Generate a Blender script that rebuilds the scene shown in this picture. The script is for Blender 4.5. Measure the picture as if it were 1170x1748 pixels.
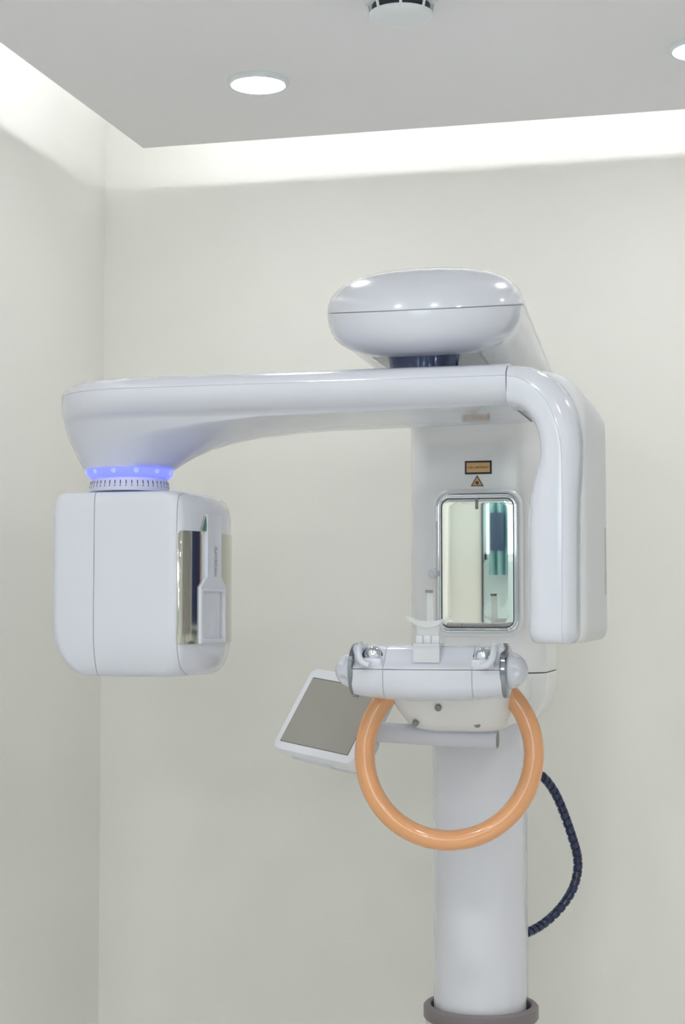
import bpy, bmesh, math, random
from mathutils import Vector, Matrix

for o in list(bpy.data.objects):
    bpy.data.objects.remove(o, do_unlink=True)
S = bpy.context.scene
C = S.collection
PI = math.pi

# ------------------------------------------------------------------ camera
F = 2850.0                      # focal length in pixels of the 1170 x 1748 frame
YAW = math.radians(14.2)
TILT = math.radians(3.33)
CAM = Vector((0, 0, 1.45))
cd = bpy.data.cameras.new('camera')
cam = bpy.data.objects.new('camera', cd)
C.objects.link(cam)
cam.location = CAM
cam.rotation_euler = (PI / 2 + TILT, 0, YAW)
cd.sensor_fit = 'VERTICAL'
cd.sensor_height = 36
cd.sensor_width = 36 * 1170 / 1748
cd.lens = F / 1748 * 36
cd.clip_start = 0.05
S.camera = cam

# ------------------------------------------------------------------ world, exposure
w = bpy.data.worlds.new('world')
S.world = w
w.use_nodes = True
bg = w.node_tree.nodes['Background']
bg.inputs[0].default_value = (0.86, 0.94, 1.0, 1)
bg.inputs[1].default_value = 5.0
vs = S.view_settings
vs.view_transform = 'Standard'
vs.look = 'None'
vs.gamma = 1
vs.use_curve_mapping = False
vs.exposure = 0.06
DOWNLIGHT = 158.0               # emission of the ceiling lamps
STRIP = 27.0                    # emission of the cove strips

# ------------------------------------------------------------------ pixel -> world (used only to measure sizes)
cy, sy, ct, st = math.cos(YAW), math.sin(YAW), math.cos(TILT), math.sin(TILT)
RT = Vector((cy, sy, 0))
FW = Vector((-sy * ct, cy * ct, st))
UP = Vector((sy * st, -cy * st, ct))
def ray(px, py):
    return FW * F + RT * (px - 585) + UP * (874 - py)
def WY(px, py, Y):
    d = ray(px, py); return CAM + d * (Y / d.y)
def WX(px, py, X):
    d = ray(px, py); return CAM + d * (X / d.x)
def WZ(px, py, Z):
    d = ray(px, py); return CAM + d * ((Z - CAM.z) / d.z)

# ------------------------------------------------------------------ materials
def lin(c):
    c = c / 255.0
    return c / 12.92 if c <= 0.04045 else ((c + 0.055) / 1.055) ** 2.4
def rgb(r, g, b):
    return (lin(r), lin(g), lin(b), 1)
def mat(name, col, rough=0.5, metal=0, coat=0, spec=0.5, emit=None, es=0, trans=0, ior=1.5, alpha=1,
        noise=0, nscale=40, bump=0, bscale=300):
    m = bpy.data.materials.new(name)
    m.use_nodes = True
    nt = m.node_tree
    b = nt.nodes['Principled BSDF']
    b.inputs['Base Color'].default_value = col
    b.inputs['Roughness'].default_value = rough
    b.inputs['Metallic'].default_value = metal
    b.inputs['Coat Weight'].default_value = coat
    b.inputs['Coat Roughness'].default_value = 0.06
    b.inputs['Specular IOR Level'].default_value = spec
    b.inputs['Transmission Weight'].default_value = trans
    b.inputs['IOR'].default_value = ior
    b.inputs['Alpha'].default_value = alpha
    if emit:
        b.inputs['Emission Color'].default_value = emit
        b.inputs['Emission Strength'].default_value = es
    tc = nt.nodes.new('ShaderNodeTexCoord')
    if noise:
        n = nt.nodes.new('ShaderNodeTexNoise')
        n.inputs['Scale'].default_value = nscale
        n.inputs['Detail'].default_value = 5
        nt.links.new(tc.outputs['Object'], n.inputs['Vector'])
        mx = nt.nodes.new('ShaderNodeMix'); mx.data_type = 'RGBA'
        mx.inputs['A'].default_value = tuple(c * (1 - noise) for c in col[:3]) + (1,)
        mx.inputs['B'].default_value = tuple(min(1, c * (1 + noise)) for c in col[:3]) + (1,)
        nt.links.new(n.outputs['Fac'], mx.inputs['Factor'])
        nt.links.new(mx.outputs['Result'], b.inputs['Base Color'])
    if bump:
        n2 = nt.nodes.new('ShaderNodeTexNoise')
        n2.inputs['Scale'].default_value = bscale
        n2.inputs['Detail'].default_value = 4
        nt.links.new(tc.outputs['Object'], n2.inputs['Vector'])
        bp = nt.nodes.new('ShaderNodeBump')
        bp.inputs['Strength'].default_value = bump
        bp.inputs['Distance'].default_value = 0.002
        nt.links.new(n2.outputs['Fac'], bp.inputs['Height'])
        nt.links.new(bp.outputs['Normal'], b.inputs['Normal'])
    return m

M = {}
M['wall'] = mat('cream_wall_paint', rgb(240, 239, 232), 0.75, noise=0.012, nscale=2.5, bump=0.12, bscale=260)
M['ceil'] = mat('white_ceiling_paint', rgb(243, 242, 243), 0.8, noise=0.01, nscale=2, bump=0.08, bscale=200)
M['floor'] = mat('pale_vinyl_floor', rgb(238, 236, 233), 0.35, noise=0.05, nscale=9)
M['white'] = mat('glossy_white_plastic', rgb(215, 218, 228), 0.2, coat=0.7, noise=0.006, nscale=6)
M['satin'] = mat('satin_white_plastic', rgb(213, 216, 226), 0.40, noise=0.006, nscale=6)
M['warm'] = mat('off_white_plastic', rgb(236, 237, 238), 0.26, coat=0.3, noise=0.006, nscale=6)
M['colm'] = mat('white_enamel_column', rgb(224, 225, 233), 0.22, coat=0.4, noise=0.006, nscale=6)
M['chrome'] = mat('polished_chrome', rgb(225, 230, 235), 0.04, metal=1)
M['mirror'] = mat('mirror_glass', rgb(232, 234, 228), 0.015, metal=1)
M['pivot'] = mat('chrome_dark_reflection', rgb(84, 92, 116), 0.10, metal=1)  # chrome drum, its dark reflections put into the base colour
M['apron'] = mat('navy_added_apron', rgb(30, 44, 92), 0.5, noise=0.05, nscale=12)  # invented aprons, only there to colour the side plate's reflection
M['teal'] = mat('teal_added_apron', rgb(70, 150, 152), 0.5, noise=0.05, nscale=12)
M['plate'] = mat('grey_mirror_plate', rgb(196, 195, 184), 0.06, metal=1)
M['dark'] = mat('dark_navy_gap', rgb(34, 40, 58), 0.5)
M['cable'] = mat('navy_black_cable', rgb(22, 32, 62), 0.35, noise=0.15, nscale=80)
M['wrap'] = mat('navy_spiral_wrap', rgb(26, 40, 78), 0.22, coat=0.3)
M['clamp'] = mat('grey_rubber_clamp', rgb(128, 120, 122), 0.45, noise=0.04, nscale=60)
M['ring'] = mat('tan_handle_plastic', rgb(232, 168, 117), 0.18, coat=0.5, noise=0.03, nscale=14)
M['screen'] = mat('grey_touch_screen', rgb(164, 161, 153), 0.32, noise=0.02, nscale=30)
M['clear'] = mat('clear_frosted_plastic', rgb(246, 249, 250), 0.18, alpha=0.34)
M['clearw'] = mat('milky_plastic', rgb(240, 244, 248), 0.25, alpha=0.6)
M['greycap'] = mat('grey_plastic', rgb(140, 142, 140), 0.5)
M['amber'] = mat('amber_label', rgb(214, 172, 116), 0.5, noise=0.03, nscale=200)
M['tagm'] = mat('pale_grey_label', rgb(196, 194, 186), 0.5, noise=0.12, nscale=300)
M['panelw'] = mat('bright_white_plastic', rgb(236, 238, 243), 0.35)
M['rear'] = mat('matt_white_plastic', rgb(224, 225, 227), 0.5, coat=0, spec=0.3)
M['collar'] = mat('grey_chrome', rgb(150, 155, 164), 0.08, metal=1)
M['ink'] = mat('label_ink', rgb(38, 36, 52), 0.5)
M['text'] = mat('grey_print', rgb(165, 168, 176), 0.5)
M['glow'] = mat('blue_light_ring', rgb(90, 100, 200), 0.4, emit=(0.085, 0.10, 1.0, 1), es=2.6)
M['glow2'] = mat('blue_light_spot', rgb(90, 100, 200), 0.4, emit=(0.115, 0.145, 1.0, 1), es=2.8)
M['lamp'] = mat('lamp_diffuser', rgb(255, 255, 255), 0.5, emit=(0.97, 0.985, 1.0, 1), es=DOWNLIGHT)
M['lamp_dim'] = mat('lamp_diffuser_dimmed', rgb(255, 255, 255), 0.5, emit=(0.97, 0.985, 1.0, 1), es=DOWNLIGHT * 0.46)
M['trim'] = mat('white_lamp_trim', rgb(232, 238, 240), 0.4)
M['strip'] = mat('cove_led_strip', rgb(255, 255, 255), 0.5, emit=(0.97, 0.985, 1.0, 1), es=STRIP)
M['curtain'] = mat('teal_curtain', rgb(160, 212, 214), 0.7, noise=0.05, nscale=20)
M['board'] = mat('slate_blue_board', rgb(60, 84, 110), 0.4, noise=0.05, nscale=20)
M['wains'] = mat('pale_teal_panel', rgb(205, 222, 222), 0.45, noise=0.02, nscale=8)
M['door'] = mat('navy_door', rgb(30, 44, 92), 0.4, noise=0.03, nscale=10)
M['peach'] = mat('peach_added_apron', rgb(206, 180, 165), 0.5)
gl = bpy.data.materials.new('thin_window_glass'); gl.use_nodes = True
nt = gl.node_tree; nt.nodes.remove(nt.nodes['Principled BSDF'])
mxs = nt.nodes.new('ShaderNodeMixShader'); tr = nt.nodes.new('ShaderNodeBsdfTransparent'); gs = nt.nodes.new('ShaderNodeBsdfGlossy')
gs.inputs['Roughness'].default_value = 0.02; mxs.inputs[0].default_value = 0.06
nt.links.new(tr.outputs[0], mxs.inputs[1]); nt.links.new(gs.outputs[0], mxs.inputs[2])
nt.links.new(mxs.outputs[0], nt.nodes['Material Output'].inputs[0])
M['glass'] = gl

# ------------------------------------------------------------------ mesh helpers
def build(name, bm, m, parent=None, smooth=True, angle=35):
    bmesh.ops.remove_doubles(bm, verts=bm.verts, dist=1e-5)
    bmesh.ops.recalc_face_normals(bm, faces=bm.faces)
    me = bpy.data.meshes.new(name)
    bm.to_mesh(me); bm.free()
    me.materials.append(M[m] if isinstance(m, str) else m)
    for p in me.polygons:
        p.use_smooth = smooth
    if smooth:
        me.set_sharp_from_angle(angle=math.radians(angle))
    o = bpy.data.objects.new(name, me)
    C.objects.link(o)
    if parent:
        o.parent = parent
        o.matrix_parent_inverse = parent_inverse(parent)
    return o
def world_matrix(o):
    mw = o.matrix_basis.copy()
    if o.parent:
        mw = world_matrix(o.parent) @ o.matrix_parent_inverse @ mw
    return mw
def parent_inverse(p):
    return world_matrix(p).inverted()
def tag(o, label, cat, group=None):
    o['label'] = label; o['category'] = cat
    if group: o['group'] = group
    return o
def struct(o, label=None):
    o['kind'] = 'structure'
    if label: o['label'] = label
    return o
def thing(name, label, cat, loc, group=None):
    o = bpy.data.objects.new(name, None)
    C.objects.link(o); o.location = loc; o.empty_display_size = 0.05
    return tag(o, label, cat, group)

def loft(rings, bm=None, cap0=True, cap1=True, close=True, loop=False):
    bm = bm or bmesh.new()
    vr = [[bm.verts.new(p) for p in r] for r in rings]
    n = len(vr[0])
    pairs = list(zip(vr[:-1], vr[1:]))
    if loop: pairs.append((vr[-1], vr[0]))
    for a, b in pairs:
        for i in range(n if close else n - 1):
            j = (i + 1) % n
            try: bm.faces.new((a[i], a[j], b[j], b[i]))
            except ValueError: pass
    if not loop:
        if cap0: bm.faces.new(vr[0])
        if cap1: bm.faces.new(list(reversed(vr[-1])))
    return bm

def box(x0, x1, y0, y1, z0, z1, bev=0, seg=2, bm=None):
    t = bmesh.new()
    bmesh.ops.create_cube(t, size=1)
    for v in t.verts:
        v.co = Vector(((x0 + x1) / 2 + v.co.x * (x1 - x0), (y0 + y1) / 2 + v.co.y * (y1 - y0), (z0 + z1) / 2 + v.co.z * (z1 - z0)))
    if bev:
        bmesh.ops.bevel(t, geom=t.edges[:] + t.verts[:], offset=bev, segments=seg, profile=0.5, affect='EDGES')
    if bm is None: return t
    me = bpy.data.meshes.new('tmp'); t.to_mesh(me); t.free(); bm.from_mesh(me); bpy.data.meshes.remove(me)
    return bm

def lathe(profile, axis_o, axis_d, seg=48, bm=None, closed=False, dent=None, start=None):
    """profile: list of (along, radius)"""
    d = Vector(axis_d).normalized()
    a = Vector((0, 0, 1)) if abs(d.z) < 0.9 else Vector((1, 0, 0))
    u = (a - d * a.dot(d)).normalized(); v = d.cross(u)
    o = Vector(axis_o)
    rings = []
    for t, r in profile:
        ring = []
        for i in range(seg):
            th = 2 * PI * i / seg
            rr = r
            if dent: rr = r * (1 - dent(t, th))
            ring.append(o + d * t + (u * math.cos(th) + v * math.sin(th)) * max(rr, 1e-4))
        rings.append(ring)
    return loft(rings, bm, loop=closed)

def smooth_path(pts, n):
    """Catmull-Rom through the points"""
    P = [Vector(p) for p in pts]
    P = [P[0] * 2 - P[1]] + P + [P[-1] * 2 - P[-2]]
    out = []
    for i in range(1, len(P) - 2):
        for k in range(n):
            t = k / n
            a, b, c, d = P[i - 1], P[i], P[i + 1], P[i + 2]
            out.append(0.5 * ((2 * b) + (c - a) * t + (2 * a - 5 * b + 4 * c - d) * t * t + (3 * b - a - 3 * c + d) * t ** 3))
    out.append(P[-2])
    return out

def tube(pts, r, seg=16, closed=False, bm=None, rz=None):
    P = [Vector(p) for p in pts]
    n = len(P)
    rings = []
    up = None
    for i in range(n):
        if closed: t = (P[(i + 1) % n] - P[i - 1]).normalized()
        else: t = (P[min(i + 1, n - 1)] - P[max(i - 1, 0)]).normalized()
        if up is None:
            a = Vector((0, 1, 0)) if abs(t.y) < 0.9 else Vector((1, 0, 0))
            up = (a - t * a.dot(t)).normalized()
        up = (up - t * up.dot(t)).normalized()
        s = t.cross(up)
        rr = r(i / (n - 1)) if callable(r) else r
        r2 = rz if rz else rr
        rings.append([P[i] + up * math.cos(2 * PI * k / seg) * r2 + s * math.sin(2 * PI * k / seg) * rr for k in range(seg)])
    return loft(rings, bm, loop=closed)

def interp(tbl, x):
    if x <= tbl[0][0]: return tbl[0][1]
    for (a, va), (b, vb) in zip(tbl[:-1], tbl[1:]):
        if x <= b:
            return va + (vb - va) * (x - a) / (b - a)
    return tbl[-1][1]

def oring(xl, xr, axl, axr, yc, b, z, na=14, ns=10, p=2.0):
    """plan outline: left elliptic arc + straight + right elliptic arc"""
    pts = []
    cl, cr = xl + axl, xr - axr
    e = 2.0 / p
    def sg(v): return math.copysign(abs(v) ** e, v)
    for i in range(na + 1):                       # left arc, back -> front
        th = PI / 2 + PI * i / na
        pts.append(Vector((cl + axl * sg(math.cos(th)), yc + b * sg(math.sin(th)), z)))
    for i in range(1, ns):
        pts.append(Vector((cl + (cr - cl) * i / ns, yc - b, z)))
    for i in range(na + 1):
        th = -PI / 2 + PI * i / na
        pts.append(Vector((cr + axr * sg(math.cos(th)), yc + b * sg(math.sin(th)), z)))
    for i in range(1, ns):
        pts.append(Vector((cr + (cl - cr) * i / ns, yc + b, z)))
    return pts

def rrect(x0, x1, y0, y1, r, z, seg=6, ns=4, bulge_r=0, bulge_f=0):
    """rounded rectangle in plan, optional outward bulge of the right / front side"""
    r = min(r, (x1 - x0) / 2 - 1e-4, (y1 - y0) / 2 - 1e-4)
    cs = [(x1 - r, y1 - r, 0), (x0 + r, y1 - r, PI / 2), (x0 + r, y0 + r, PI), (x1 - r, y0 + r, 3 * PI / 2)]
    pts = []
    for k, (cx, cyy, a0) in enumerate(cs):
        for i in range(seg + 1):
            a = a0 + PI / 2 * i / seg
            pts.append(Vector((cx + r * math.cos(a), cyy + r * math.sin(a), z)))
        nx, ny, a1 = cs[(k + 1) % 4]
        e0 = pts[-1].copy(); e1 = Vector((nx + r * math.cos(a1), ny + r * math.sin(a1), z))
        for i in range(1, ns):
            pts.append(e0.lerp(e1, i / ns))
    ym, hy = (y0 + y1) / 2, (y1 - y0) / 2
    xm, hx = (x0 + x1) / 2, (x1 - x0) / 2
    for q in pts:
        if bulge_r and q.x > xm:
            q.x += bulge_r * (1 - ((q.y - ym) / hy) ** 2) * min(1, (q.x - xm) / (hx * 0.8))
        if bulge_f and q.y < ym:
            q.y -= bulge_f * (1 - ((q.x - xm) / hx) ** 2) * min(1, (ym - q.y) / (hy * 0.8))
    return pts

def cut(bm, co, no, keep_positive=True):
    g = bm.verts[:] + bm.edges[:] + bm.faces[:]
    bmesh.ops.bisect_plane(bm, geom=g, plane_co=co, plane_no=no, clear_inner=keep_positive, clear_outer=not keep_positive)
    ed = [e for e in bm.edges if e.is_boundary]
    if ed: bmesh.ops.holes_fill(bm, edges=ed, sides=0)
    return bm

# ================================================================== ROOM
WALLY, WALLX = 3.756, -1.548
SOFF = 2.52
FRONT, RIGHT = -2.0, 1.75
GAP = 0.160
TOP = 2.78
struct(build('floor', box(WALLX - 0.1, RIGHT + 0.1, FRONT - 0.1, WALLY + 0.1, -0.1, 0), 'floor', smooth=False))
struct(build('wall_back', box(WALLX - 0.1, RIGHT + 0.1, WALLY, WALLY + 0.1, 0, TOP), 'wall', smooth=False))
struct(build('wall_left', box(WALLX - 0.1, WALLX, FRONT - 0.1, WALLY, 0, TOP), 'wall', smooth=False))
struct(build('wall_right', box(RIGHT, RIGHT + 0.1, FRONT - 0.1, WALLY, 0, TOP), 'wall', smooth=False))
# front wall (behind the camera) with a high window
WX0, WX1, WZ0, WZ1 = -1.380, 0.9, 1.70, 2.36
fw = box(WALLX, RIGHT, FRONT - 0.1, FRONT, 0, WZ0)
box(WALLX, WX0, FRONT - 0.1, FRONT, WZ0, WZ1, bm=fw)
box(WX1, RIGHT, FRONT - 0.1, FRONT, WZ0, WZ1, bm=fw)
box(WALLX, RIGHT, FRONT - 0.1, FRONT, WZ1, TOP, bm=fw)
struct(build('wall_front', fw, 'wall', smooth=False))
wn = bmesh.new()
for a in ((WX0, WX0 + 0.012, WZ0, WZ1), (WX1 - 0.04, WX1, WZ0, WZ1), (WX0, WX1, WZ0, WZ0 + 0.03), (WX0, WX1, WZ1 - 0.03, WZ1), (-0.25, -0.21, WZ0, WZ1)):
    box(a[0], a[1], FRONT - 0.07, FRONT - 0.01, a[2], a[3], bm=wn)
win = struct(build('window_1', wn, 'trim', smooth=False), 'white framed high window behind the camera')
build('pane', box(WX0 + 0.01, WX1 - 0.03, FRONT - 0.045, FRONT - 0.04, WZ0 + 0.02, WZ1 - 0.02), 'glass', win, smooth=False)
struct(build('trim_1', box(WX0 - 0.004, WX1, FRONT, FRONT + 0.012, 0.0, WZ0 - 0.01, 0.003), 'wains', smooth=False), 'pale teal wainscot panel under the window')
struct(build('trim_2', box(WX0 - 0.010, WX0 - 0.004, FRONT, FRONT + 0.02, 0.0, WZ1 + 0.05, 0.003), 'dark', smooth=False), 'narrow dark post at the edge of the teal panel')
# ceiling: upper slab, dropped soffit whose free edges leave a lit cove
cl = box(WALLX - 0.1, RIGHT + 0.1, FRONT - 0.1, WALLY + 0.1, TOP, TOP + 0.1)
struct(build('ceiling', cl, 'ceil', smooth=False))
SX, SY = WALLX + GAP, WALLY - GAP
sf = box(SX, RIGHT, FRONT, SY, SOFF, SOFF + 0.012)
struct(build('trim_3', sf, 'ceil', smooth=False), 'dropped flat white ceiling panel with open cove along its edges')
# cove strips: lie on the dropped panel behind its edge
IN = 0.12
zs = SOFF + 0.012 + 0.046
st1 = thing('cove_light_strip', 'white light strip hidden in the cove above the back wall', 'light strip', (0.2, SY - IN - 0.01, SOFF + 0.012), 'cove light strips')
build('rail', box(SX + 0.012, RIGHT - 0.02, SY - IN - 0.035, SY - IN - 0.006, SOFF + 0.012, zs + 0.012), 'trim', st1, smooth=False)
build('diffuser', box(SX + 0.012, RIGHT - 0.02, SY - IN - 0.006, SY - IN, zs, zs + 0.010), 'strip', st1, smooth=False)
st2 = thing('cove_light_strip', 'white light strip hidden in the cove above the left wall', 'light strip', (SX + IN, 1, SOFF + 0.012), 'cove light strips')
build('rail', box(SX + IN + 0.006, SX + IN + 0.035, FRONT + 0.02, SY - IN - 0.05, SOFF + 0.012, zs + 0.012), 'trim', st2, smooth=False)
build('diffuser', box(SX + IN, SX + IN + 0.006, FRONT + 0.02, SY - IN - 0.045, zs, zs + 0.010), 'strip', st2, smooth=False)

# curtain and board behind the camera, invented aprons: added for the mirrors to reflect
rings = []
cx0, cx1 = -1.335, -1.04
rows = []
for z in (1.62, 2.42):
    rows.append([Vector((cx0 + (cx1 - cx0) * i / 60, FRONT + 0.10 + 0.022 * math.sin(i * 0.75), z)) for i in range(61)])
bm = bmesh.new()
va = [bm.verts.new(p) for p in rows[0]]; vb = [bm.verts.new(p) for p in rows[1]]
for i in range(60): bm.faces.new((va[i], va[i + 1], vb[i + 1], vb[i]))
cu = build('curtain', bm, 'curtain', angle=80)
mo = cu.modifiers.new('thick', 'SOLIDIFY'); mo.thickness = 0.004
tag(cu, 'teal curtain hanging beside the window, seen in the mirror', 'curtain')
bd = build('wall_sign', box(-1.325, -1.255, FRONT + 0.135, FRONT + 0.15, 1.74, 1.93, 0.004), 'board')
tag(bd, 'slate blue sign before the teal curtain, seen in the mirror', 'sign')
def apron(x0, x1, z0, z1, m, label):  # invented hanging, placed out of view to give the side plate coloured reflections
    t = thing('added_apron', label, 'apron', ((x0 + x1) / 2, WALLY - 0.03, z0), 'added aprons for the side plate to reflect')
    rgs = []
    for i in range(9):
        f = i / 8
        z = z0 + (z1 - z0) * f
        ins = (x1 - x0) * (0.0 if f < 0.75 else 0.9 * (f - 0.75))
        rgs.append([Vector((x, y, z)) for x, y in [(x0 + ins + (x1 - x0 - 2 * ins) * k / 10, WALLY - 0.034 - 0.006 * math.sin(k * 1.3 + 1)) for k in range(11)] + [(x1 - ins, WALLY - 0.004), (x0 + ins, WALLY - 0.004)]])
    build('body', loft(rgs), m, t, angle=60)
    build('hem', box(x0 - 0.002, x1 + 0.002, WALLY - 0.046, WALLY - 0.004, z0 + 0.015, z0 + 0.025, 0.002), 'trim', t)
    build('hook', tube([((x0 + x1) / 2, WALLY, z1 - 0.01), ((x0 + x1) / 2, WALLY - 0.06, z1 - 0.01), ((x0 + x1) / 2, WALLY - 0.065, z1 + 0.02)], 0.005, 8), 'chrome', t)
apron(0.26, 0.62, 1.38, 2.15, 'apron', 'added navy apron with a white hem on the back wall, there for the side plate to reflect')
apron(0.165, 0.235, 1.30, 2.12, 'peach', 'added narrow peach apron on the back wall, there for the side plate to reflect')
apron(0.02, 0.13, 1.30, 2.10, 'teal', 'added narrow teal apron on the back wall, there for the side plate to reflect')

# ------------------------------------------------------------------ ceiling lamps and smoke detector
def downlight(x, y, label, r=0.0635, m='lamp'):
    t = thing('ceiling_light', label, 'ceiling light', (x, y, SOFF), 'recessed round ceiling lights')
    build('trim_ring', lathe([(0, r), (-0.006, r * 0.99), (-0.010, r * 0.96), (-0.010, r * 0.87), (-0.006, r * 0.83), (0, r * 0.83)], (x, y, SOFF), (0, 0, 1), 56, closed=True), 'trim', t)
    build('diffuser', lathe([(-0.001, r * 0.84), (-0.0065, r * 0.83), (-0.0085, r * 0.75), (-0.009, 0.001)], (x, y, SOFF), (0, 0, 1), 56), m, t)
L1 = WZ(441, 138, SOFF); L2 = WZ(1199, 79, SOFF)
downlight(L1.x, L1.y, 'round white recessed ceiling lamp above the left of the arm, wholly in view', m='lamp_dim')
downlight(L2.x, L2.y, 'round white recessed ceiling lamp cut off by the right picture edge', m='lamp_dim')
dx = L2.x - L1.x
for i, y in enumerate((1.55, 0.15, -1.25)):
    for k, x in enumerate((L1.x, L2.x, L2.x + dx)):
        downlight(x, y, 'round recessed ceiling lamp, row %s behind the two in view, %s' % (('first', 'second', 'third')[i], ('left', 'middle', 'right')[k]))
downlight(L2.x + dx, L2.y, 'round recessed ceiling lamp beyond the right picture edge', m='lamp_dim')

P = WZ(685, -5, SOFF)
sd = thing('smoke_detector', 'round white smoke detector with dark slotted chamber on the ceiling', 'smoke detector', (P.x, P.y, SOFF))
R = 0.064
build('base', lathe([(0, R), (-0.010, R), (-0.014, R * 0.98), (-0.016, R * 0.9), (-0.016, 0.001)], P.xy.to_3d() + Vector((0, 0, SOFF)), (0, 0, 1), 48), 'trim', sd)
build('chamber', lathe([(-0.016, R * 0.80), (-0.030, R * 0.80)], P.xy.to_3d() + Vector((0, 0, SOFF)), (0, 0, 1), 48), 'dark', sd)
for i in range(8):
    a = 2 * PI * i / 8 + 0.2
    p0 = Vector((P.x + math.cos(a) * R * 0.93, P.y + math.sin(a) * R * 0.93, SOFF - 0.012)); p1 = Vector((P.x + math.cos(a) * R * 0.84, P.y + math.sin(a) * R * 0.84, SOFF - 0.034))
    build('rib', tube([p0, p1], 0.0026, 8), 'trim', sd)
build('cap', lathe([(-0.030, R * 0.87), (-0.034, R * 0.86), (-0.038, R * 0.80), (-0.041, R * 0.6), (-0.042, 0.001)], P.xy.to_3d() + Vector((0, 0, SOFF)), (0, 0, 1), 48), 'trim', sd)

# ================================================================== X-RAY MACHINE
AX, AY = -0.556, 2.765               # rotation axis of the arm
COLX, COLY = -0.561, 3.33
mc = thing('dental_xray_machine', 'white panoramic dental X-ray machine with a column, rotating arm and tan ring handle', 'x-ray machine', (COLX, COLY, 0))
def part(name, bm, m, parent=None, **k):
    return build(name, bm, m, parent or mc, **k)

# ---- column
def dcol(r, z, back=0.06):
    return oring(COLX - r, COLX + r, r, r, COLY, r, z, na=20, ns=2) if back == 0 else [
        Vector((COLX + r * math.cos(a), COLY + r * math.sin(a) * (1 if math.sin(a) < 0 else 1.15), z)) for a in [2 * PI * i / 64 for i in range(64)]]
CR = 0.0915
column = part('column', loft([dcol(CR, 0.3), dcol(CR, 1.30)]), 'colm')
# rear rail of the column: slim strip on the right, its own dark joint
p = bmesh.new()
box(COLX + 0.050, -0.4785, COLY + 0.052, COLY + 0.105, 0.3, 1.28, 0.003, bm=p)
part('rear_cover', p, 'satin', column)
zc = WY(820, 1728, COLY).z
part('column_base', loft([dcol(0.108, 0.0), dcol(0.108, zc - 0.012), dcol(0.105, zc - 0.008)]), 'colm')
def clampring(ri, ro, z0, z1):
    def f(r, z): return [Vector((COLX + 0.002 + r * math.cos(a), COLY + (r * math.sin(a)) * (0.98 if math.sin(a) < 0 else 1.0), z)) for a in [2 * PI * i / 64 for i in range(64)]]
    return loft([f(ri, z0), f(ro - 0.002, z0), f(ro, z0 + 0.003), f(ro, z1 - 0.004), f(ro - 0.004, z1), f(ri + 0.002, z1), f(ri, z1 - 0.002)], loop=True)
part('clamp_ring', clampring(0.0995, 0.114, zc - 0.010, zc + 0.018), 'clamp')
part('clamp_gap', loft([dcol(0.0992, zc - 0.006), dcol(0.0992, zc - 0.002)]), 'dark')

# ---- carriage (tall housing on the column)
HX0, HX1, HY0, HY1 = -0.681, -0.412, 3.195, 3.46
zb = 1.225
hz = []
prof = [(zb, 0.055), (zb + 0.006, 0.036), (zb + 0.018, 0.020), (zb + 0.04, 0.008), (zb + 0.075, 0.0)]
for z, i in prof: hz.append(rrect(HX0 + i, HX1 - i, HY0 + i * 1.2, HY1 - i, 0.060, z, 8, 6))
split = WY(920, 1141, HY1).z
top_z = 1.99
low = loft(hz + [rrect(HX0, HX1, HY0, HY1, 0.060, split - 0.0012, 8, 6)])
carriage = part('carriage', loft([rrect(HX0, HX1, HY0, HY1, 0.060, z, 8, 6) for z in (split + 0.0012, 1.5, 1.77)] + [rrect(HX0 + 0.0, HX1 - 0.0, HY0, HY1, 0.060, 1.775, 8, 6), rrect(HX0 + 0.002, HX1 - 0.002, HY0 - 0.015, HY1, 0.060, 1.82, 8, 6), rrect(HX0 + 0.01, HX1 - 0.01, HY0 - 0.06, HY1, 0.060, 1.87, 8, 6)]), 'warm')
part('lower_cover', low, 'warm', carriage)
part('joint', loft([rrect(HX0 + 0.002, HX1 - 0.002, HY0 + 0.002, HY1 - 0.002, 0.06, z, 8, 6) for z in (split - 0.0014, split + 0.0014)]), 'ink', carriage)

# mirror and chrome frame on the carriage
mt, mb = WY(815, 842, HY0), WY(815, 1080, HY0)
mx0, mx1 = WY(746, 960, HY0).x, WY(887, 960, HY0).x
mz0, mz1 = mb.z, mt.z
def rr_xz(x0, x1, z0, z1, r, y, seg=8, ns=8):
    return [Vector((q.x, y, q.y)) for q in rrect(x0, x1, z0, z1, r, 0, seg, ns)]
RC = 0.026
def fr(i, y): return rr_xz(mx0 + i, mx1 - i, mz0 + i, mz1 - i, RC - i, y)
part('mirror_bezel', loft([fr(-0.008, HY0 - 0.0005), fr(-0.006, HY0 - 0.003), fr(-0.003, HY0 - 0.005), fr(0.0, HY0 - 0.004)], cap0=False, cap1=False), 'warm', carriage)
part('mirror_frame', loft([fr(0, HY0 - 0.002), fr(0, HY0 - 0.007), fr(0.001, HY0 - 0.0085), fr(0.003, HY0 - 0.009), fr(0.005, HY0 - 0.0075), fr(0.006, HY0 - 0.006), fr(0.0075, HY0 - 0.0075), fr(0.009, HY0 - 0.0065), fr(0.0105, HY0 - 0.004), fr(0.0105, HY0 - 0.002)], loop=True), 'chrome', carriage)
part('mirror_dark_loop', loft([fr(0.0100, HY0 - 0.004), fr(0.0100, HY0 - 0.0050), fr(0.0113, HY0 - 0.0050), fr(0.0113, HY0 - 0.003)], cap0=False, cap1=False), 'dark', carriage)  # thin dark loop between chrome frame and mirror
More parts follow.
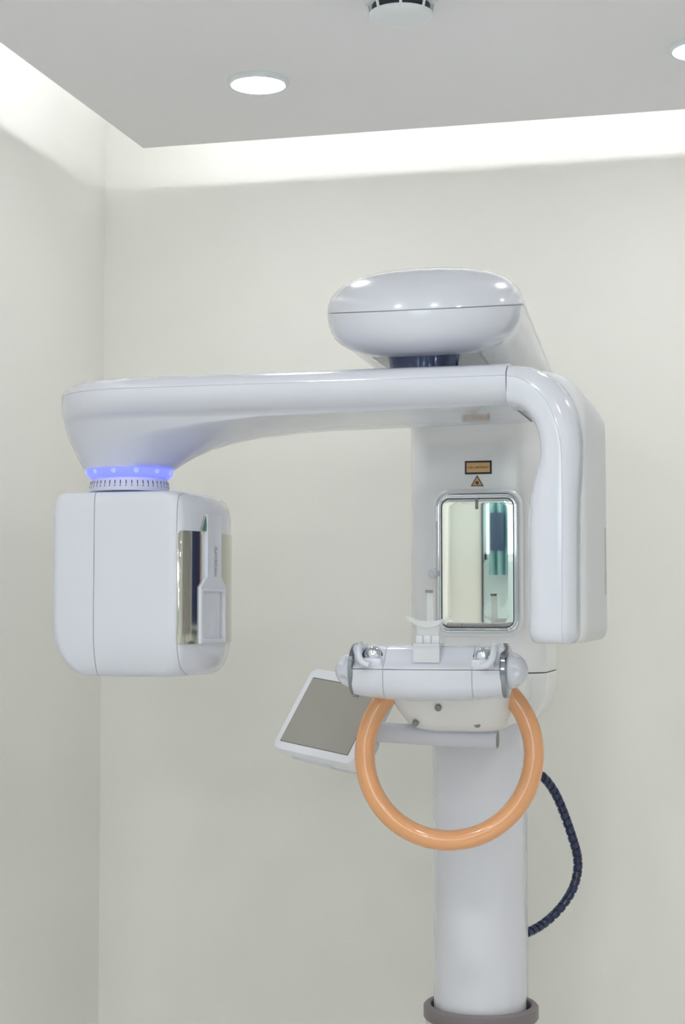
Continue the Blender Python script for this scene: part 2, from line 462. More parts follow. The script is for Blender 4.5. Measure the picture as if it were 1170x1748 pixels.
# mirror sheet: rounded outline, flat centre, edges rolled slightly back
mg = bmesh.new()
rg = []
for k, i in enumerate((0.0095, 0.0135, 0.018, 0.022, 0.0225, 0.028)):
    yy = HY0 - 0.0035 - (0, 0.0005, 0.0009, 0.0010, 0.0010, 0.0010)[k]
    x0, x1, z0, z1 = mx0 + i, mx1 - i, mz0 + i, mz1 - i
    rg.append(rr_xz(x0, x1, z0, z1, max(RC - i * 0.7, 0.004), yy))
loft(rg, mg, cap0=False, cap1=True)
part('mirror', mg, 'mirror', carriage, angle=60)
q = WY(815, 860, HY0)
part('indicator_slot', loft([rr_xz(q.x - 0.003, q.x + 0.003, q.z - 0.011, q.z + 0.011, 0.0029, HY0 - y) for y in (0.0048, 0.0058)]), 'greycap', carriage)

# laser labels
def text_mesh(txt, size, fit=None):
    cu = bpy.data.curves.new('t', 'FONT'); cu.body = txt; cu.size = size; cu.align_x = 'CENTER'; cu.align_y = 'CENTER'; cu.extrude = 0.00015
    o = bpy.data.objects.new('t', cu); C.objects.link(o)
    dg = bpy.context.evaluated_depsgraph_get()
    me = bpy.data.meshes.new_from_object(o.evaluated_get(dg))
    bpy.data.objects.remove(o, do_unlink=True)
    bm = bmesh.new(); bm.from_mesh(me); bpy.data.meshes.remove(me)
    if fit:
        xs = [v.co.x for v in bm.verts]; wd = max(xs) - min(xs); c0 = (max(xs) + min(xs)) / 2
        for v in bm.verts: v.co.x = (v.co.x - c0) * fit / wd
    return bm
a, b = WY(794, 787, HY0), WY(840, 809, HY0)
part('laser_label_border', box(a.x, b.x, HY0 - 0.0008, HY0 + 0.001, b.z, a.z), 'ink', carriage, smooth=False)
part('laser_label', box(a.x + 0.0035, b.x - 0.0035, HY0 - 0.0012, HY0, b.z + 0.0037, a.z - 0.0037), 'amber', carriage, smooth=False)
bm = text_mesh('CLASS 1 LASER PRODUCT', 0.0052, (b.x - a.x) * 0.78)
for v in bm.verts: v.co = Vector(((a.x + b.x) / 2 + v.co.x, HY0 - 0.0014 - v.co.z, (a.z + b.z) / 2 + v.co.y))
part('label_text', bm, 'ink', carriage, smooth=False)
t0, t1, t2 = WY(815, 811, HY0), WY(804, 830, HY0), WY(826, 830, HY0)
def tri(s, y0, y1):
    c = (t0 + t1 + t2) / 3
    return loft([[Vector((c.x + (v.x - c.x) * s, HY0 - y, c.z + (v.z - c.z) * s)) for v in (t0, t1, t2)] for y in (y0, y1)])
part('warning_triangle_border', tri(1.0, -0.001, 0.0008), 'ink', carriage, smooth=False)
part('warning_triangle', tri(0.76, 0.0, 0.0012), 'amber', carriage, smooth=False)
c = (t0 + t1 + t2) / 3
sb = bmesh.new()
rr = []
for y in (0.0008, 0.0015):
    rr.append([Vector((c.x + (0.0050 if i % 2 else 0.0020) * math.cos(2 * PI * i / 32), HY0 - y, c.z - 0.0004 + (0.0050 if i % 2 else 0.0020) * math.sin(2 * PI * i / 32))) for i in range(32)])
part('sunburst_symbol', loft(rr, sb), 'ink', carriage, smooth=False)
# small round tab and side support on the left flank
q = WY(738, 979, HY0 - 0.02)
part('side_tab', lathe([(-0.006, 0.001), (-0.006, 0.007), (-0.004, 0.0092), (0.016, 0.0100)], (q.x, HY0 - 0.012, q.z), (0.35, 1, 0), 24), 'satin', carriage)

# ---- bracket between the carriage and the chin support
def br(z, x0, x1, y0, y1, r): return rrect(x0, x1, y0, y1, r, z, 8, 6)
z_ = lambda y: WY(780, y, 2.95).z
brk = loft([br(z_(1252), -0.605, -0.475, 2.99, 3.30, 0.04), br(z_(1247), -0.622, -0.462, 2.965, 3.32, 0.05), br(z_(1237), -0.634, -0.452, 2.945, 3.34, 0.055), br(z_(1215), -0.648, -0.444, 2.925, 3.36, 0.055), br(z_(1190), -0.658, -0.440, 2.90, 3.36, 0.055), br(z_(1165), -0.660, -0.438, 2.89, 3.36, 0.055)])
bracket = part('bracket', brk, 'warm')
for px, py, Y in ((748, 1209, 2.908), (709, 1235, 2.944), (815, 1237, 2.946)):
    q = WY(px, py, Y)
    part('screw_hole', lathe([(-0.0012, 0.001), (-0.0012, 0.0045), (0.0005, 0.0062), (0.004, 0.0062)], q, (0, 1, 0.25), 20), 'greycap', bracket)

# ---- chin support bar
CY0 = 2.825
bx0, bx1 = WY(612, 1140, CY0).x, WY(863, 1140, CY0).x
bzm = WY(740, 1143, CY0 - 0.05).z        # seam height
bxm, bxh = (bx0 + bx1) / 2, (bx1 - bx0) / 2
def bar_ring(x, pts):
    t = (x - bxm) / bxh
    k = 1 - t * t
    out = []
    for (y, z) in pts:
        yo = -0.020 * k
        zz = z
        if z < -0.005: zz = z - 0.008 * k * min(1, -z / 0.05)
        out.append(Vector((x, CY0 + y + yo, bzm + zz)))
    return out
low_pts = [(-0.048, -0.0006), (-0.0485, -0.012), (-0.047, -0.026), (-0.042, -0.036), (-0.032, -0.043), (-0.015, -0.0465), (0.02, -0.047), (0.045, -0.044), (0.05, -0.03), (0.05, -0.0006)]
up_pts = [(0.05, 0.0006), (0.05, 0.030), (0.046, 0.037), (0.03, 0.040), (0.0, 0.040), (-0.012, 0.038), (-0.020, 0.033), (-0.030, 0.019), (-0.040, 0.008), (-0.0465, 0.004), (-0.048, 0.0006)]
xs = [bx0 + (bx1 - bx0) * i / 24 for i in range(25)]
bar = part('chin_support_bar', loft([bar_ring(x, low_pts) for x in xs]), 'white', angle=45)
part('top_cover', loft([bar_ring(x, up_pts) for x in xs]), 'white', bar, angle=45)
for px in (654, 806):                        # end sleeves: thin joints
    x = WY(px, 1160, CY0 - 0.06).x
    pts = low_pts + up_pts
    def grow(s): return [(y * s, z * s) for y, z in pts]
    part('sleeve_joint', loft([bar_ring(x - 0.0009, grow(1.002)), bar_ring(x + 0.0009, grow(1.002))]), 'text', bar)
# end collars (chrome) and bullet knobs
def dimples(t, th):
    d = 0
    for k in range(5):
        a = 2 * PI * k / 5 + 0.35
        da = (th - a + PI) % (2 * PI) - PI
        d += 0.20 * math.exp(-((da / 0.24) ** 2 + ((t - 0.020) / 0.0065) ** 2) ** 1.5)
    return d
for s, px in ((-1, 612), (1, 863)):
    x = WY(px, 1140, CY0).x
    zc_ = bzm + (-0.004 if s < 0 else -0.002)
    y = CY0 - 0.004
    part('chrome_collar', lathe([(-0.002, 0.030), (-0.002, 0.0455), (0.000, 0.0475), (0.006, 0.0465), (0.0085, 0.041), (0.0085, 0.030)], (x, y, zc_), (s, 0, 0), 48, closed=True), 'collar', bar)
    pr = []
    for i in range(33):
        t = i / 32
        pr.append((0.005 + 0.035 * t, 0.0315 * (max(0, 1 - t ** 2.3)) ** 0.62))
    part('end_knob', lathe(pr, (x, y, zc_), (s, 0, 0), 72, dent=dimples), 'white', bar)
# temple clip sockets: chrome domes in dark recesses, white hooked clips
for s, px, py in ((-1, 636, 1119), (1, 826, 1122)):
    q = WY(px, py, CY0 - 0.040)
    part('socket', lathe([(0, 0.001), (0, 0.0185), (0.012, 0.0185), (0.012, 0.001)], q + Vector((0, -0.001, -0.002)), (0, 1, -0.2), 32), 'dark', bar)
    part('socket_lip', box(q.x - 0.0195, q.x + 0.0195, CY0 - 0.058, CY0 - 0.02, q.z - 0.020, q.z - 0.0035, 0.003, 3), 'white', bar)
    part('chrome_dome', lathe([(-0.016 * math.cos(a), 0.016 * math.sin(a) + 1e-4) for a in [PI / 2 * i / 10 for i in range(11)]], q + Vector((-s * 0.001, 0.003, 0.001)), (0, 1, -0.2), 32), 'chrome', bar)
    c0 = q + Vector((s * 0.016, -0.012, 0.006))
    hook = [c0 + Vector(v) for v in ((s * 0.004, 0.014, 0.010), (s * 0.004, -0.004, 0.006), (s * 0.002, -0.010, -0.008), (-s * 0.006, -0.012, -0.018), (-s * 0.016, -0.012, -0.021))]
    part('temple_clip', tube(smooth_path(hook, 6), lambda t: 0.0085 - 0.003 * t, 12, rz=0.006), 'white', bar)
    ax_ = q.x + s * 0.024
    part('clip_housing', box(min(ax_ - 0.012, ax_ + 0.012), max(ax_ - 0.012, ax_ + 0.012), CY0 - 0.040, CY0 + 0.035, bzm + 0.006, bzm + 0.042, 0.009, 4), 'white', bar)

# ---- ring handle
RY = 2.945
rc = WY(766.5, 1287, RY)
edge = WY(928, 1287, RY)
ro = (edge - rc).length
rt = 0.0180
R0 = ro - rt
ringp = [rc + Vector((math.cos(YAW * 0.5) * R0 * math.cos(a), math.sin(YAW * 0.5) * R0 * math.cos(a) + 0.10 * R0 * math.sin(a), R0 * math.sin(a))) for a in [2 * PI * i / 120 for i in range(120)]]
part('ring_handle', tube(ringp, 0.0180, 28, closed=True, rz=0.0185), 'ring')

# ---- control panel on its tube
PY = 3.02
tl, tr_ = WY(645, 1250, PY), WY(850, 1262, PY)
tp = smooth_path([tl + Vector((-0.012, -0.02, 0.002)), tl + Vector((0.02, -0.004, 0)), tl.lerp(tr_, 0.4) + Vector((0, 0, 0.0)), tr_], 10)
tubep = part('panel_tube', tube(tp, 0.0185, 32), 'satin')
part('tube_end', lathe([(-0.002, 0.015), (0.0008, 0.015), (0.0008, 0.001)], tr_, (1, 0, 0), 32), 'greycap', tubep)
q = tl + Vector((-0.008, -0.016, -0.002))
part('tube_joint', lathe([(-0.004, 0.0195), (0.004, 0.0195)], q, (1, 0.55, -0.1), 32), 'dark', tubep)
# panel: a tilted flat box; edges u (to the right) and v (downwards) in camera axes
pc = WY(566, 1220, 3.06)
k = (pc - CAM).dot(FW) / F
u = (RT * 137 - UP * 14 - FW * 112)
v = (RT * -77 - UP * 130 - FW * 66)
ul, vl = u.length * k, v.length * k
u.normalize(); v = (v - u * v.dot(u)).normalized()
n = u.cross(v) * -1
if n.dot(FW) > 0: n = -n
def pan(x0, x1, y0, y1, r, d, sg_=6):
    return [pc + u * q.x + v * q.y + n * d for q in rrect(x0, x1, y0, y1, r, 0, sg_, 3)]
hu, hv = ul / 2, vl / 2
panel = part('control_panel', loft([pan(-hu + .012, hu - .012, -hv + .012, hv - .012, .012, -0.046), pan(-hu + .004, hu - .004, -hv + .004, hv - .004, .015, -0.038), pan(-hu, hu, -hv, hv, .017, -0.026), pan(-hu, hu, -hv, hv, .017, -0.004), pan(-hu + .0015, hu - .0015, -hv + .0015, hv - .0015, .016, 0)]), 'panelw')
part('screen_gap', loft([pan(-hu + .013, hu - .017, -hv + .021, hv - .017, .002, d) for d in (-0.001, 0.0003)]), 'dark', panel)
part('screen', loft([pan(-hu + .014, hu - .018, -hv + .0225, hv - .018, .002, d) for d in (-0.001, 0.0006)]), 'screen', panel)
part('panel_mount', loft([pan(-0.01, hu - 0.01, 0.0, hv - .01, .02, d) for d in (-0.062, -0.04)]), 'satin', panel)
part('stylus_slot', tube([pc + u * (-hu + .04) + v * (hv - 0.004) - n * 0.024, pc + u * (hu - .06) + v * (hv - 0.002) - n * 0.026], 0.006, 10), 'satin', panel)

# ---- spiral-wrapped cable at the back right of the column
cpx = [(884, 1318), (905, 1318), (927, 1326), (947, 1352), (963, 1388), (977, 1428), (986, 1462), (986, 1490), (977, 1520), (958, 1549), (932, 1574), (905, 1590), (880, 1597)]
cY = [3.42, 3.46, 3.49, 3.52, 3.54, 3.55, 3.56, 3.56, 3.55, 3.53, 3.51, 3.47, 3.43]
cp = smooth_path([WY(x, y, Y) for (x, y), Y in zip(cpx, cY)], 12)
cable = part('cable', tube(cp, 0.0080, 16), 'cable')
# spiral wrap: a helical band around the cable
hp = []
cpd = smooth_path(cp, 4)
tot = 0; phase = 0; up = Vector((0, 1, 0))
for i in range(len(cpd)):
    t = (cpd[min(i + 1, len(cpd) - 1)] - cpd[max(i - 1, 0)]).normalized()
    up = (up - t * up.dot(t)).normalized(); s_ = t.cross(up)
    if i: phase += (cpd[i] - cpd[i - 1]).length / 0.0165 * 2 * PI
    hp.append((cpd[i], t, up.copy(), s_, phase))
bm = bmesh.new(); prev = None
for (c_, t, u_, s_, ph) in hp:
    d = u_ * math.cos(ph) + s_ * math.sin(ph)
    ring4 = [bm.verts.new(c_ + d * r_ + t * o_) for r_, o_ in ((0.0078, -0.0060), (0.0098, -0.0058), (0.0098, 0.0058), (0.0078, 0.0060))]
    if prev:
        for a in range(4): bm.faces.new((prev[a], prev[(a + 1) % 4], ring4[(a + 1) % 4], ring4[a]))
    prev = ring4
part('spiral_wrap', bm, 'wrap', cable, angle=50)
g = WY(893, 1572, 3.40)
part('cable_grommet', box(g.x - 0.012, g.x + 0.004, 3.385, 3.43, g.z - 0.016, g.z + 0.016, 0.004), 'ink', cable)

# ---- head (fixed overhead housing)
HB = 0.168
HYF = 2.775
def head_ring(inset, z, back=3.40, drop=0.10):
    b = HB - inset
    pts = []
    n = 40
    for i in range(n + 1):                       # front half circle
        a = PI + PI * i / n
        pts.append(Vector((AX + b * math.cos(a), HYF + b * math.sin(a), z + 0.19 * b * math.sin(a))))
    for i in range(1, 9):
        t = i / 8
        Y = HYF + (back - HYF) * t
        pts.append(Vector((AX + b * (1 - 0.10 * t), Y, z - drop * (Y - HYF) * max(0, min(1, (z - 1.84) / 0.12)))))
    for i in range(8, 0, -1):
        t = i / 8
        Y = HYF + (back - HYF) * t
        pts.append(Vector((AX - b * (1 - 0.10 * t), Y, z - drop * (Y - HYF) * max(0, min(1, (z - 1.84) / 0.12)))))
    return pts
zh = lambda y: WY(600, y, HYF).z
ptop = [(532, 0), (520, .001), (508, .006), (497, .014), (487, .026), (478, .044), (471, .068), (466, .10), (463.5, .13), (463, .15)]
pbot = [(533.5, 0), (545, .001), (556, .003), (567, .007), (578, .0135), (588, .024), (597, .039), (604, .056), (609, .074)]
head = part('overhead_housing', loft([head_ring(i, zh(y)) for y, i in reversed(ptop)]), 'white', angle=60)
part('lower_shell', loft([head_ring(i, zh(y)) for y, i in pbot], cap1=False), 'white', head, angle=60)
part('seam', loft([head_ring(0.0012, zh(y)) for y in (531.5, 534)]), 'greycap', head)
# opening below the head: dished collar and chrome pivot drum
zb_ = zh(609)
part('dished_collar', loft([head_ring(i, zb_ + d) for i, d in ((.074, 0), (.080, 0.003), (.09, .008))], cap1=True), 'warm', head)
part('pivot_drum', lathe([(0.03, 0.070), (0.0, 0.070), (-0.008, 0.063), (-0.05, 0.058)], (AX, AY, zb_ + 0.006), (0, 0, 1), 56), 'pivot', head)

# ---- rotating arm
YF, YB = 2.600, 2.93
YC, HBD = (YF + YB) / 2, (YB - YF) / 2
z_seam = WY(700, 646, YF).z
z_top = WY(700, 618, YF).z
z_bot = WY(700, 690, YF).z
XL = WY(115, 668, YC).x + 0.004
XE = WY(865, 650, YF).x               # joint with the elbow
cap_lv = [(1.0, 0.11), (0.97, 0.07), (0.88, 0.036), (0.70, 0.017), (0.45, 0.006), (0.2, 0.001), (0.006, 0)]
def arm_ring(inset, z, lx=0.0):
    return oring(XL + inset + lx, XE - 0.0008, HBD - inset, 0.0006, YC, HBD - inset, z, na=24, ns=16)
arm_cover = part('arm_cover', loft([arm_ring(i, z_seam + (z_top - z_seam) * t) for t, i in cap_lv]), 'white', angle=50)
# body down to the horn that carries the square head
hh = z_seam - z_bot
rings = [arm_ring(i_, z_seam - 0.0002 - hh * f_, -0.9 * i_) for f_, i_ in ((0, 0), (0.22, 0), (0.38, 0.0015), (0.54, 0.005), (0.70, 0.010), (0.84, 0.0165), (0.95, 0.023), (1.02, 0.030))]
CX_ = WY(221, 815, YC).x
horn = [  # left silhouette px, right silhouette px, half depth
    ((120, 735), 640, 0.131), ((121.5, 742), 530, 0.125), ((124, 751), 445, 0.1165), ((127.5, 761), 393, 0.108), ((132, 771), 360, 0.099), ((137.5, 783), 331, 0.0895), ((143, 794), 311, 0.082), ((149, 804), 295, 0.0765)]
for (lx, ly), rx, b in horn:
    L = WY(lx, ly, YC); Rr = WY(rx, ly, YC)
    wdt = Rr.x - L.x
    axl = min(b * 1.15, wdt / 2); axr = min(b * 1.3, wdt - axl)
    rings.append(oring(L.x, Rr.x, axl, axr, YC, b, L.z, na=24, ns=16))
arm = part('arm_body', loft(rings), 'white', angle=50)
zg = rings[-1][0].z
crad = 0.0770
CXc = (WY(149, 804, YC).x + WY(295, 804, YC).x) / 2
gr = part('light_ring', lathe([(0.004, crad * 0.9), (0.0, crad), (-0.006, crad * 0.995), (-0.012, crad * 0.95), (-0.015, crad * 0.92), (-0.015, crad * 0.7)], (CXc, YC, zg), (0, 0, 1), 72), 'glow')
for i in range(12):
    a = 2 * PI * i / 12
    d = Vector((math.cos(a), math.sin(a), 0))
    part('light_spot', lathe([(-0.004, 0.0046), (0.0004, 0.0046), (0.0010, 0.001)], Vector((CXc, YC, zg - 0.006)) + d * crad * 0.99, d, 12), 'glow2', gr)
vc = part('vent_collar', lathe([(-0.015, crad * 0.86), (-0.017, crad * 0.86), (-0.030, crad * 0.91), (-0.040, crad * 0.91), (-0.040, crad * 0.5)], (CXc, YC, zg), (0, 0, 1), 72), 'satin')
for i in range(44):
    a = 2 * PI * i / 44
    d = Vector((math.cos(a), math.sin(a), 0)); tn = Vector((-d.y, d.x, 0))
    c_ = Vector((CXc, YC, 0)) + d * crad * 0.882
    bm = loft([[c_ + tn * (-0.0008) + Vector((0, 0, zg - 0.0225)) - d * 0.004, c_ + tn * 0.0008 + Vector((0, 0, zg - 0.0225)) - d * 0.004, c_ + tn * 0.0008 + Vector((0, 0, zg - 0.033)) + d * 0.001, c_ + tn * -0.0008 + Vector((0, 0, zg - 0.033)) + d * 0.001],
               [c_ + tn * (-0.0008) + Vector((0, 0, zg - 0.0225)) + d * 0.0006, c_ + tn * 0.0008 + Vector((0, 0, zg - 0.0225)) + d * 0.0006, c_ + tn * 0.0008 + Vector((0, 0, zg - 0.033)) + d * 0.0026, c_ + tn * -0.0008 + Vector((0, 0, zg - 0.033)) + d * 0.0026]])
    part('vent_slot', bm, 'cable', vc, smooth=False)

# ---- elbow and slim upright housing
outer = [(865, 618), (880, 618.5), (900, 621), (918, 626), (935, 635), (951, 648), (964, 664), (975, 684), (983, 706), (988, 730), (990, 757), (989.5, 785), (988, 815), (986, 845), (985, 880), (985, 960), (985, 1040), (985, 1100)]
seam = [(865, 641.5), (879, 643), (893, 648), (907, 656), (919, 667), (930, 681), (939, 696), (946, 713), (952, 731), (956, 750), (958, 770), (959, 790), (959.5, 815), (960, 845), (960, 880), (960, 960), (960, 1040), (960, 1099)]
inner = [(865, 690), (873, 690), (882, 692), (891, 697), (899, 704), (906, 713), (912, 724), (916, 737), (919, 752), (920, 768), (919, 783), (914, 803), (907, 824), (902, 850), (900, 885), (900, 960), (900, 1040), (900, 1092)]
def sweep(sec_pts, yf, yb, din=0.0, dout=0.0, rb=0.022, mode='both'):
    """sec_pts: list of (kind, fraction, inset); front points then mirrored back points"""
    Os = [WY(x, y, YF) for x, y in outer]; Ss = [WY(x, y, YF) for x, y in seam]; Is = [WY(x, y, YF) for x, y in inner]
    n_ = len(Os); rgs = []
    def ring(I, S_, O, extra=0.0):
        dv = (O - I).normalized()
        I2 = I + dv * (din + extra); O2 = (dout(O) if callable(dout) else O - dv * dout) - dv * extra
        pts = []
        for kind, f_, ins in sec_pts:
            p_ = I2 + (S_ - I2) * f_ if kind == 'b' else S_ + (O2 - S_) * f_
            pts.append((p_, ins))
        out = [Vector((p_.x, yf + ins + extra, p_.z)) for p_, ins in pts]
        out += [Vector((p_.x, yb - ins - extra, p_.z)) for p_, ins in reversed(pts)]
        return out
    for i in range(n_ - 1):
        rgs.append(ring(Is[i], Ss[i], Os[i]))
    zb0 = Ss[-1].z
    I, S2, O = Is[-1], Ss[-1], Os[-1]
    for k_ in range(7):
        a_ = PI / 2 * k_ / 6
        zz = zb0 + rb - rb * math.sin(a_)
        rgs.append(ring(Vector((I.x, I.y, zz)), Vector((S2.x, S2.y, zz)), Vector((O.x, O.y, zz)), rb * (1 - math.cos(a_)) * 0.55))
    return loft(rgs)
YM = 2.705
bsec = [('b', 0.0, 0.05), ('b', 0.0, 0.024), ('b', 0.05, 0.010), ('b', 0.16, 0.003), ('b', 0.4, 0.0), ('b', 0.996, 0.0)]
csec = [('c', 0.006, 0.0), ('c', 0.3, 0.0025), ('c', 0.6, 0.009), ('c', 0.85, 0.020), ('c', 0.97, 0.034), ('c', 1.0, 0.055)]
elbow = part('elbow_housing', sweep(bsec, YF, YM), 'white', angle=50)
part('elbow_cover', sweep(csec, YF, YM), 'white', elbow, angle=50)
allsec = [('b', 0.0, 0.03), ('b', 0.03, 0.010), ('b', 0.15, 0.0), ('b', 1.0, 0.0), ('c', 0.4, 0.0), ('c', 0.75, 0.006), ('c', 0.95, 0.02), ('c', 1.0, 0.04)]
zo, xo = WY(990, 790, YF).z, WY(986, 960, YF).x + 0.008
def rear_out(O):                            # the rear half of the elbow sits higher than the front one
    t = max(0, min(1, (O.z - zo) / 0.12)) * max(0, min(1, (O.x - XE - 0.03) / 0.05))
    return Vector((min(O.x + 0.006 * t + 0.010, xo), O.y, O.z + 0.008 * t))
part('rear_housing', sweep(allsec, YM - 0.05, 3.045, 0.006, rear_out), 'rear', elbow, angle=50)
for (y0, y1, py0, py1, mm) in ((2.972, 2.992, 903, 1016, 'tagm'),):
    a = WX(1026, py0, -0.287); b = WX(1026, py1, -0.287)
    Xs = xo
    part('rating_label', box(Xs - 0.001, Xs + 0.0006, y0, y1, b.z, a.z), mm, elbow, smooth=False)

# ---- square head hanging on the arm
BX0, BX1, BY0, BY1 = WY(93, 1000, 2.64).x, -0.946, 2.622, 2.905
bt, bb = WY(240, 838, BY0).z, WY(240, 1156, BY0).z
BXB = 0.030
def square_head():
    rgs = []
    for z, i, ir, r in ((bt, 0.020, 0.030, 0.014), (bt - 0.002, 0.010, 0.020, 0.014), (bt - 0.008, 0.004, 0.011, 0.016), (bt - 0.02, 0.001, 0.004, 0.016), (bt - 0.04, 0, 0, 0.016), (bb + 0.08, 0, 0, 0.016), (bb + 0.06, 0.0022, 0.001, 0.016), (bb + 0.042, 0.008, 0.003, 0.016), (bb + 0.026, 0.0165, 0.007, 0.016), (bb + 0.013, 0.027, 0.013, 0.016), (bb + 0.004, 0.038, 0.021, 0.016), (bb, 0.050, 0.032, 0.014)):
        rgs.append(rrect(BX0 + i, BX1 - ir * 0.8, BY0 + i * 0.5, BY1 - i * 0.5, r, z, 8, 10, bulge_r=BXB))
    return loft(rgs)
sx = WY(160, 1000, BY0).x
sx2 = WY(300, 1000, 2.622).x
sh = part('square_head', cut(cut(square_head(), (sx + 0.0005, 0, 0), (1, 0, 0)), (sx2 - 0.0004, 0, 0), (1, 0, 0), False), 'satin', angle=40)
part('end_cap', cut(square_head(), (sx - 0.0005, 0, 0), (1, 0, 0), False), 'satin', sh, angle=40)
inner_shell = part('inner_shell', cut(square_head(), (sx2 + 0.0004, 0, 0), (1, 0, 0)), 'white', sh, angle=40)
ym_, hy_ = (BY0 + BY1) / 2, (BY1 - BY0) / 2
def fx(y):                                   # inner face of the square head
    r = 0.016
    x = BX1
    for e, s in ((BY0 + r, -1), (BY1 - r, 1)):
        if (y - e) * s > 0:
            x = BX1 - r + math.sqrt(max(r * r - (y - e) ** 2, 0))
    return x + BXB * (1 - ((y - ym_) / hy_) ** 2)
def patch(y0, y1, z0, z1, off, r=0.004, ny=24):
    """curved sheet on the inner face, with thickness"""
    bm = bmesh.new(); cols = []
    for i in range(ny + 1):
        y = y0 + (y1 - y0) * i / ny
        e = 0
        dd = min(y - y0, y1 - y)
        if dd < r: e = r - math.sqrt(max(r * r - (r - dd) ** 2, 0))
        X = fx(y)
        cols.append([bm.verts.new((X + o_, y, z_)) for o_, z_ in ((-0.002, z0 + e), (off, z0 + e), (off, z1 - e), (-0.002, z1 - e))])
    for a, b in zip(cols[:-1], cols[1:]):
        for j in range(4): bm.faces.new((a[j], a[(j + 1) % 4], b[(j + 1) % 4], b[j]))
    bm.faces.new(cols[0]); bm.faces.new(list(reversed(cols[-1])))
    return bm
IX = BX1 + BXB * 0.8
yz = lambda px, py: WX(px, py, IX)
yA, yB, yC, yD = BY0 + 0.005, yz(347, 1000).y, yz(370, 1000).y, BY1 - 0.010
zt, zl = yz(330, 905).z, yz(330, 1100).z
def plate(y0, y1, flat):
    o_ = patch(y0, y1, zl, zt, 0.0012)
    return o_
part('mirror_plate', patch(yA, yB, zl, zt, 0.0012, 0.006), 'plate', inner_shell, angle=50)
part('mirror_plate', patch(yC, yD, zl, zt, 0.0012, 0.006), 'plate', inner_shell, angle=50)
# white spine that widens into a window frame
ya, yb = yz(351, 940).y, yz(368, 940).y
yf0, yf1 = yz(344, 1040).y, yz(376, 1040).y
zs0, zs1, zf1, zf0 = yz(360, 880).z, yz(360, 985).z, yz(360, 1003).z, yz(360, 1098).z
def face_poly(pts, off0, off1):
    return loft([[Vector((fx(y) + o_, y, z)) for y, z in pts] for o_ in (off0, off1)])
sp = part('spine', face_poly([(ya, zs1), (ya, zs0), (yb, zs0), (yb, zs1), (yf1, zf1), (yf0, zf1)], -0.001, 0.0055), 'white', inner_shell, smooth=False)
tq = 0.0075
def frame_loop(t, o_): return [Vector((fx(y) + o_, y, z)) for y, z in ((yf0 + t, zf0 + t), (yf1 - t * 1.3, zf0 + t), (yf1 - t * 1.3, zf1 - t), (yf0 + t, zf1 - t))]
part('slot_frame', loft([frame_loop(0, -0.001), frame_loop(0, 0.0050), frame_loop(0.001, 0.0058), frame_loop(tq - 0.001, 0.0058), frame_loop(tq, 0.005), frame_loop(tq, -0.001)], loop=True), 'white', inner_shell, smooth=False)
part('slot_panel', face_poly([(yf0 + tq * .9, zf0 + tq * .9), (yf1 - tq, zf0 + tq * .9), (yf1 - tq, zf1 - tq * .9), (yf0 + tq * .9, zf1 - tq * .9)], -0.001, 0.0022), 'satin', inner_shell, smooth=False)
part('light_guide', face_poly([(ya - 0.016, yz(350, 906).z), (ya + 0.002, yz(350, 906).z), (ya - 0.004, yz(350, 880).z)], -0.001, 0.004), 'plate', inner_shell, smooth=False)
bm = text_mesh('RAYSCAN', 0.0135, abs(yz(362, 935).z - yz(362, 984).z))
zt_ = (yz(362, 935).z + yz(362, 984).z) / 2
for v_ in bm.verts:
    tx, ty, tz = v_.co
    y = (ya + yb) / 2 + 0.002 + ty
    v_.co = Vector((fx(y) + 0.0057 + tz, y, zt_ - tx))
part('spine_lettering', bm, 'text', sp, smooth=False)

# ================================================================== CLEAR CHIN CUP (lifts out of the bar)
cc = WY(733, 1100, CY0 - 0.034)
chin = thing('chin_cup', 'clear plastic chin cup with bite stick standing in the white support bar', 'chin rest', (cc.x, cc.y, bzm + 0.012), None)
def cpart(name, bm, m, parent=None, **k): return build(name, bm, m, parent or chin, **k)
zz = lambda y: WY(733, y, CY0 - 0.034).z
hw = 0.0225
cov = sorted((CY0 + y_ - 0.020 * (1 - ((cc.x - bxm) / bxh) ** 2), bzm + z_2) for y_, z_2 in up_pts[2:])
ys_ = [cov[0][0] - 0.004] + [c_[0] for c_ in cov if c_[0] < cc.y + 0.016] + [cc.y + 0.016]
ztop = max(zz(1099), bzm + 0.0435)
cpart('socket_block', loft([[Vector((cc.x - hw, y_, max(interp(cov, y_) + 0.0008, bzm + 0.012))), Vector((cc.x + hw, y_, max(interp(cov, y_) + 0.0008, bzm + 0.012))), Vector((cc.x + hw, y_, ztop)), Vector((cc.x - hw, y_, ztop))] for y_ in ys_ if y_ > cc.y - 0.026]), 'clearw', smooth=False)
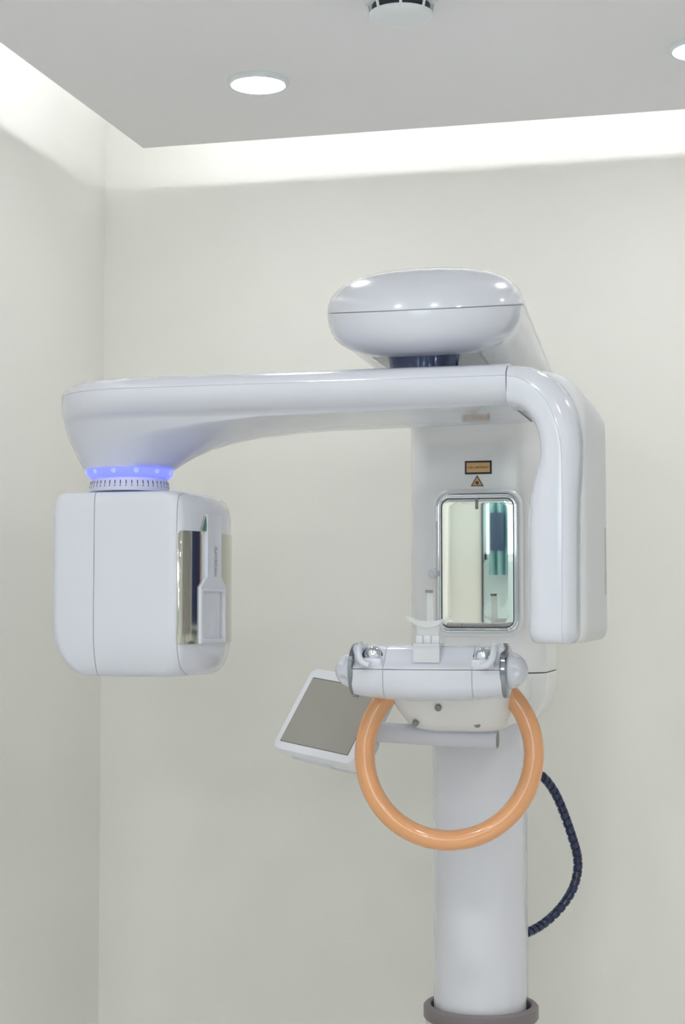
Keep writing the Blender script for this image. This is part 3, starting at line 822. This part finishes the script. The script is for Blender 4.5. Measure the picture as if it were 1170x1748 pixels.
cpart('post', loft([rrect(cc.x - s_ * hw, cc.x + s_ * hw, cc.y - 0.015, cc.y + 0.012, 0.004, z, 4, 2) for z, s_ in ((zz(1099.5), 0.86), (zz(1080), 0.90), (zz(1066), 0.95), (zz(1060), 1.0))]), 'clear')
for s_ in (-0.62, 0, 0.62):
    cpart('rib', box(cc.x + s_ * hw - 0.0062, cc.x + s_ * hw + 0.0062, cc.y - 0.0185, cc.y - 0.014, zz(1098.5), zz(1084), 0.0015), 'clearw')
# cup: a curved saddle with raised tips
bm = bmesh.new(); g0 = []
nx, ny = 24, 6
for lay in (0, 1):
    gg = []
    for i in range(nx + 1):
        t = -1 + 2 * i / nx
        row = []
        for j in range(ny + 1):
            s_ = -1 + 2 * j / ny
            x = cc.x + t * 0.037
            y = cc.y - 0.002 + s_ * 0.017 * (1 - 0.55 * t ** 4)
            z = zz(1062) + 0.0105 * abs(t) ** 1.8 - 0.003 * (1 - s_ * s_) - lay * (0.003 + 0.006 * (1 - t * t))
            row.append(bm.verts.new((x, y, z)))
        gg.append(row)
    g0.append(gg)
for gg in g0:
    for i in range(nx):
        for j in range(ny): bm.faces.new((gg[i][j], gg[i + 1][j], gg[i + 1][j + 1], gg[i][j + 1]))
for i in range(nx):
    for j in (0, ny): bm.faces.new((g0[0][i][j], g0[0][i + 1][j], g0[1][i + 1][j], g0[1][i][j]))
for j in range(ny):
    for i in (0, nx): bm.faces.new((g0[0][i][j], g0[0][i][j + 1], g0[1][i][j + 1], g0[1][i][j]))
cpart('cup', bm, 'clear')
q0, q1 = WY(735, 1064, CY0 + 0.012), WY(735, 1012, CY0 + 0.012)
stick = cpart('bite_stick', loft([rrect(q0.x - 0.0065, q0.x + 0.0065, q0.y - 0.0025, q0.y + 0.0025, 0.0015, z, 3, 1) for z in (q0.z - 0.004, q0.z + (q1.z - q0.z) * 0.6, q1.z)]), 'clear')
cpart('bite_stick_tip', loft([rrect(q0.x - 0.0085, q0.x + 0.0045, q0.y - 0.004, q0.y + 0.003, 0.0025, z, 3, 1) for z in (q1.z, q1.z + 0.005)]), 'greycap', stick)
